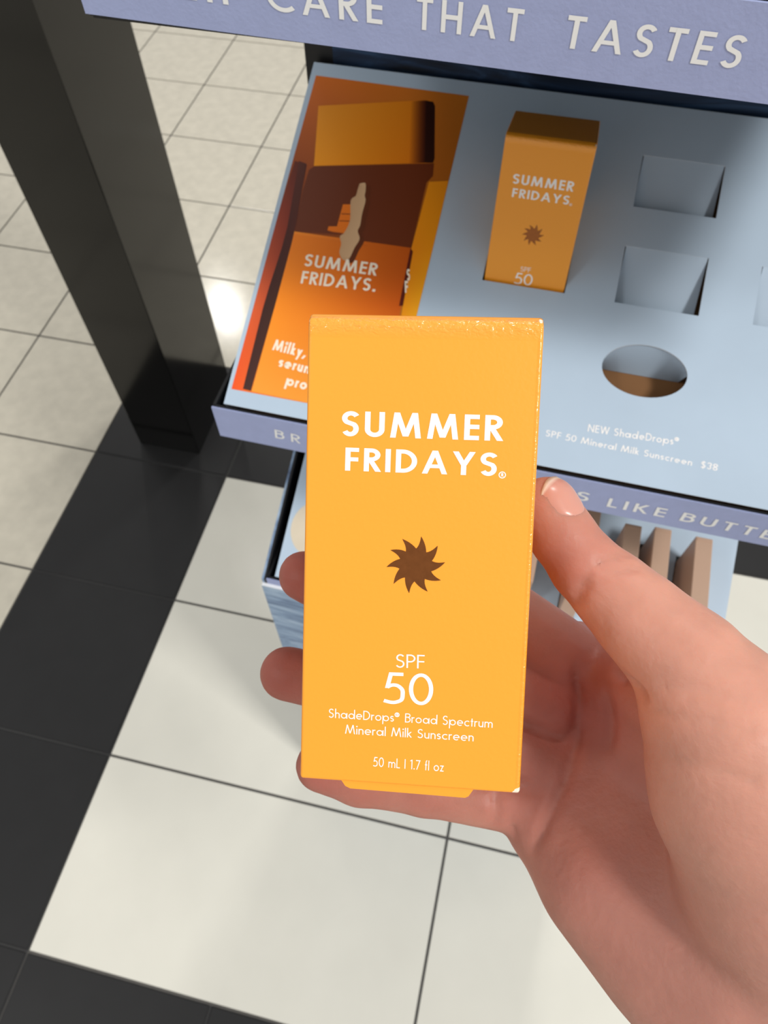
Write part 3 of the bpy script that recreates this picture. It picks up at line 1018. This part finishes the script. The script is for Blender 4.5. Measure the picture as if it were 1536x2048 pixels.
def cone(a, b, ra, rb, k, flat=None, fs=1.0, sub=False):
    a, b = np.array(a), np.array(b)
    mrg = max(ra, rb) * 1.2 + .012
    s = window(np.minimum(a, b), np.maximum(a, b), mrg)
    X = gx[s[0]][:, None, None]; Y = gy[s[1]][None, :, None]; Z = gz[s[2]][None, None, :]
    if X.size == 0 or Y.size == 0 or Z.size == 0: return
    ab = b - a
    L2 = float(ab @ ab) + 1e-12
    t = np.clip(((X - a[0]) * ab[0] + (Y - a[1]) * ab[1] + (Z - a[2]) * ab[2]) / L2, 0, 1)
    vx = X - a[0] - t * ab[0]; vy = Y - a[1] - t * ab[1]; vz = Z - a[2] - t * ab[2]
    if flat is not None:
        dn = (vx * flat[0] + vy * flat[1] + vz * flat[2]) * (1 / fs - 1)
        vx = vx + dn * flat[0]; vy = vy + dn * flat[1]; vz = vz + dn * flat[2]
    d = np.sqrt(vx * vx + vy * vy + vz * vz) - (ra + (rb - ra) * t)
    f = FLD[s]
    if sub:
        h = np.clip(.5 - .5 * (f + d) / k, 0, 1)
        FLD[s] = f + (-d - f) * h + k * h * (1 - h)
    else:
        h = np.clip(.5 + .5 * (f - d) / k, 0, 1)
        FLD[s] = f + (d - f) * h - k * h * (1 - h)
for a, b, ra, rb in prims_palm:
    cone(a, b, ra, rb, .011)
for i in range(len(thumb) - 1):
    p, q = thumb[i], thumb[i + 1]
    cone(P3(*p[:3]), P3(*q[:3]), p[3], q[3], .0016 if i < 4 else .006)
for nm, ch in fingers.items():
    pts = [onback(*c) for c in ch]
    for (pa, ra), (pb, rb) in zip(pts[:-1], pts[1:]):
        cone(pa, pb, ra, rb, .0022)
# field sampling along rays
def fld(p):
    q = (np.asarray(p) - lo) / RES
    i = np.floor(q).astype(int)
    if (i < 0).any() or (i >= np.array(FLD.shape) - 1).any(): return BIG
    f = q - i
    c = FLD[i[0]:i[0] + 2, i[1]:i[1] + 2, i[2]:i[2] + 2]
    c = c[0] * (1 - f[0]) + c[1] * f[0]
    c = c[0] * (1 - f[1]) + c[1] * f[1]
    return float(c[0] * (1 - f[2]) + c[1] * f[2])
def march(o, d, t0, t1, st=.0004):
    d = np.asarray(d) / np.linalg.norm(d)
    t = t0
    while t < t1:
        if fld(o + d * t) < 0:
            return o + d * t
        t += st
    return None
Z0 = np.zeros(3)
def surf(px, py):
    return march(Z0, P3(px, py, 1.0), .13, .27)
def crease(pxs, r=.0009, depth=.0002, k=.0016):
    S = []
    for (x0, y0), (x1, y1) in zip(pxs[:-1], pxs[1:]):
        n = max(2, int(math.hypot(x1 - x0, y1 - y0) / 14))
        for i in range(n):
            s_ = surf(x0 + (x1 - x0) * i / n, y0 + (y1 - y0) * i / n)
            S.append(s_)
    S = [s_ for s_ in S]
    segs = [(a, b) for a, b in zip(S[:-1], S[1:]) if a is not None and b is not None and np.linalg.norm(a - b) < .008]
    for a, b in segs:
        cone(a, b, r, r, k, sub=True)
crease([(1150, 1330), (1157, 1400), (1152, 1490), (1128, 1570), (1092, 1645), (1062, 1712)], .0008)
crease([(1215, 1390), (1222, 1450), (1215, 1510)], .0005, k=.0025)
crease([(1238, 1338), (1250, 1352), (1272, 1376), (1298, 1404)], .0016)
crease([(1195, 1128), (1232, 1112), (1262, 1108)], .0008, k=.0012)
crease([(1152, 1205), (1168, 1172), (1190, 1142)], .0007, k=.0016)
crease([(1215, 1145), (1255, 1135), (1292, 1136)], .0007, k=.0012)
crease([(992, 1580), (994, 1655)], .0008)
crease([(1020, 1640), (1034, 1684)], .0006)
for q in ([(1300, 1415), (1380, 1440), (1470, 1455), (1536, 1462)], [(1290, 1480), (1360, 1520), (1450, 1548), (1530, 1570)], [(1320, 1370), (1420, 1380), (1520, 1400)]):
    crease(q, .0002, k=.0012)
# the pressed flesh takes the carton's faces
X = gx[:, None, None]; Y = gy[None, :, None]; Z = gz[None, None, :]
iw = window(np.array(t_) - .03, np.array(org_c) + np.array(wv) * .03 + nb * BD + .02, .01)
lo_b = np.minimum.reduce([np.array(BOXC @ Vector(c)) for c in ((-.025, 0, 0), (.025, 0, 0), (-.025, BD, 0), (.025, BD, 0), (-.025, 0, BH), (.025, 0, BH), (-.025, BD, BH), (.025, BD, BH))])
hi_b = np.maximum.reduce([np.array(BOXC @ Vector(c)) for c in ((-.025, 0, 0), (.025, 0, 0), (-.025, BD, 0), (.025, BD, 0), (-.025, 0, BH), (.025, 0, BH), (-.025, BD, BH), (.025, BD, BH))])
s = window(lo_b, hi_b, .006)
X = gx[s[0]][:, None, None]; Y = gy[s[1]][None, :, None]; Z = gz[s[2]][None, None, :]
rel = (X - ob[0], Y - ob[1], Z - ob[2])
W_, U_ = np.array(wv), np.array(upv)
bx_ = sum(rel[i] * W_[i] for i in range(3)); by_ = sum(rel[i] * nb[i] for i in range(3)); bz_ = sum(rel[i] * U_[i] for i in range(3))
e = .0003
db = np.maximum.reduce([np.abs(bx_) - BW / 2 - e, np.abs(by_ - BD / 2) - BD / 2 - e, np.abs(bz_ - BH / 2) - BH / 2 - e])
FLD[s] = np.maximum(FLD[s], -db)
# nail bed frame before meshing
tip, ip = P3(*thumb[0][:3]), P3(*thumb[3][:3])
# surface nets
def surface_nets(F):
    sg = F < 0
    n0, n1, n2 = F.shape
    cells = np.zeros((n0 - 1, n1 - 1, n2 - 1), np.int8)
    for dx in (0, 1):
        for dy in (0, 1):
            for dz in (0, 1):
                cells += sg[dx:n0 - 1 + dx, dy:n1 - 1 + dy, dz:n2 - 1 + dz]
    act = np.argwhere((cells > 0) & (cells < 8))
    idx = -np.ones(cells.shape, np.int32)
    idx[act[:, 0], act[:, 1], act[:, 2]] = np.arange(len(act))
    co = [(0, 0, 0), (1, 0, 0), (0, 1, 0), (1, 1, 0), (0, 0, 1), (1, 0, 1), (0, 1, 1), (1, 1, 1)]
    val = np.stack([F[act[:, 0] + c[0], act[:, 1] + c[1], act[:, 2] + c[2]] for c in co], 1)
    pos = np.zeros((len(act), 3)); cnt = np.zeros(len(act))
    for i in range(8):
        for b in (1, 2, 4):
            if i & b: continue
            j = i | b
            va, vb = val[:, i], val[:, j]
            m_ = (va < 0) != (vb < 0)
            t = np.where(m_, va / np.where(m_, va - vb, 1), 0)
            p = np.array(co[i])[None] + t[:, None] * (np.array(co[j]) - np.array(co[i]))[None]
            pos += p * m_[:, None]; cnt += m_
    pos = act + pos / cnt[:, None]
    quads = []
    for ax in range(3):
        sl0 = [slice(None)] * 3; sl1 = [slice(None)] * 3
        sl0[ax] = slice(0, -1); sl1[ax] = slice(1, None)
        ch = sg[tuple(sl0)] != sg[tuple(sl1)]
        E_ = np.argwhere(ch)
        u, v = (ax + 1) % 3, (ax + 2) % 3
        ok = (E_[:, u] > 0) & (E_[:, v] > 0) & (E_[:, u] < F.shape[u] - 1) & (E_[:, v] < F.shape[v] - 1)
        E_ = E_[ok]
        inside = sg[E_[:, 0], E_[:, 1], E_[:, 2]]
        def cell(du, dv):
            q = E_.copy(); q[:, u] -= du; q[:, v] -= dv
            return idx[q[:, 0], q[:, 1], q[:, 2]]
        a, b, c, d_ = cell(1, 1), cell(0, 1), cell(0, 0), cell(1, 0)
        Q = np.stack([a, b, c, d_], 1)
        Q[~inside] = Q[~inside][:, ::-1]
        quads.append(Q)
    return pos, np.concatenate(quads)
pos, quads = surface_nets(FLD)
pos = lo + pos * RES
quads = quads[(quads >= 0).all(1)]
# light smoothing, keeps the shape
nv = len(pos)
for it in range(3):
    acc = np.zeros_like(pos); cn = np.zeros(nv)
    for i in range(4):
        a, b = quads[:, i], quads[:, (i + 1) % 4]
        np.add.at(acc, a, pos[b]); np.add.at(acc, b, pos[a]); np.add.at(cn, a, 1); np.add.at(cn, b, 1)
    pos = pos * .5 + .5 * acc / np.maximum(cn, 1)[:, None]
# skin tint: redder pads, palm, finger ends plus painted shade; paler thumb ball, duller arm
base = np.array(lin((200, 145, 125))); shaded_red = np.array(lin((150, 73, 64)))
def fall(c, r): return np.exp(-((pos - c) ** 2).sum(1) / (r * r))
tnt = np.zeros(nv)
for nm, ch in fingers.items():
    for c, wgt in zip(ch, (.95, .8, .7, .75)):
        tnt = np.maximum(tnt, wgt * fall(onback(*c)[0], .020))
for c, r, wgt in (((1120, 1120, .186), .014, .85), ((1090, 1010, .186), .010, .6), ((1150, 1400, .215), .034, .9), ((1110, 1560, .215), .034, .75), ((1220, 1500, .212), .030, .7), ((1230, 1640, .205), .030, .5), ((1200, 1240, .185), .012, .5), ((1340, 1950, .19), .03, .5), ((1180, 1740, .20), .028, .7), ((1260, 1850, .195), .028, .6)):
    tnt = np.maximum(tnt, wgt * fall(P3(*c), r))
colr = base[None] * (1 - tnt[:, None]) + shaded_red[None] * tnt[:, None]
arm = np.array(lin((172, 122, 108)))
fa = np.clip(((1024 + pos[:, 1] / pos[:, 2] * FPX - 1450) / 500), 0, 1)[:, None] * .7
colr = colr * (1 - fa) + arm[None] * fa
ctr = np.array([.08, -.08, -.19])
wp = (np.array(RC) @ (pos - ctr).T).T
me = bpy.data.meshes.new('hand')
me.from_pydata(wp.tolist(), [], quads.tolist())
me.update(); me.shade_smooth()
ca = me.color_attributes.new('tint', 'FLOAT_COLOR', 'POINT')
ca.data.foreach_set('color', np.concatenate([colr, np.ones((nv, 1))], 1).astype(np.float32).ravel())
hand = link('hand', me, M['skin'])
hand.location = CAM + RC @ Vector(ctr)
tag(hand, 'bare right hand and wrist gripping the large orange box, thumb on its right edge', 'hand')
# thumb nail: a curved plate lying on the flesh
ax = (tip - ip) / np.linalg.norm(tip - ip)
N0 = np.array([.56, .50, .66]); N0 -= ax * (N0 @ ax); N0 /= np.linalg.norm(N0)
B0 = np.cross(ax, N0)
V, Fc, Cc = [], [], []
nu, nvv = 14, 14
ipx = P3(*thumb[1][:3])
L_tip = (tip - ipx) @ ax
for i in range(nu + 1):
    u = i / nu                                   # 0 cuticle .. 1 free edge
    for j in range(nvv + 1):
        v = -1 + 2 * j / nvv
        al = .0012 + .0120 * u
        if u < .35: al += .0036 * (1 - u / .35) * v * v
        if u > .7: al -= .0022 * ((u - .7) / .3) * v * v
        ph = math.radians(46) * v
        dr = N0 * math.cos(ph) + B0 * math.sin(ph)
        o_ = ipx + ax * al
        # walk out to the skin
        r = .0
        while r < .02 and fld(o_ + dr * r) < -.00005: r += .0002
        if r < .004: r = .006
        lift = .00028 - .0006 * abs(v) ** 5 - .0006 * max(0, 1 - u / .12) ** 2
        V.append(o_ + dr * (r + lift))
        edge = max(0.0, min(1.0, (u - .86) / .06))
        c0, c1 = np.array(lin((214, 146, 130))), np.array(lin((238, 204, 188)))
        Cc.append(c0 * (1 - edge) + c1 * edge)
V = np.array(V).reshape(nu + 1, nvv + 1, 3)
for it in range(4):
    Vs = V.copy()
    Vs[1:-1, 1:-1] = .5 * V[1:-1, 1:-1] + .125 * (V[:-2, 1:-1] + V[2:, 1:-1] + V[1:-1, :-2] + V[1:-1, 2:])
    V = Vs
V = V.reshape(-1, 3)
for i in range(nu):
    for j in range(nvv):
        p = i * (nvv + 1) + j
        Fc.append((p, p + 1, p + nvv + 2, p + nvv + 1))
V = (np.array(RC) @ (V - ctr).T).T
me = pyd('thumb_nail', V.tolist(), Fc, True)
ca = me.color_attributes.new('tint', 'FLOAT_COLOR', 'POINT')
ca.data.foreach_set('color', np.concatenate([np.array(Cc), np.ones((len(Cc), 1))], 1).astype(np.float32).ravel())
nail = link('thumb_nail', me, M['nail'], hand)
nail['label'] = 'pale pink glossy thumb nail'
sol = nail.modifiers.new('thickness', 'SOLIDIFY'); sol.thickness = .0004; sol.offset = -1
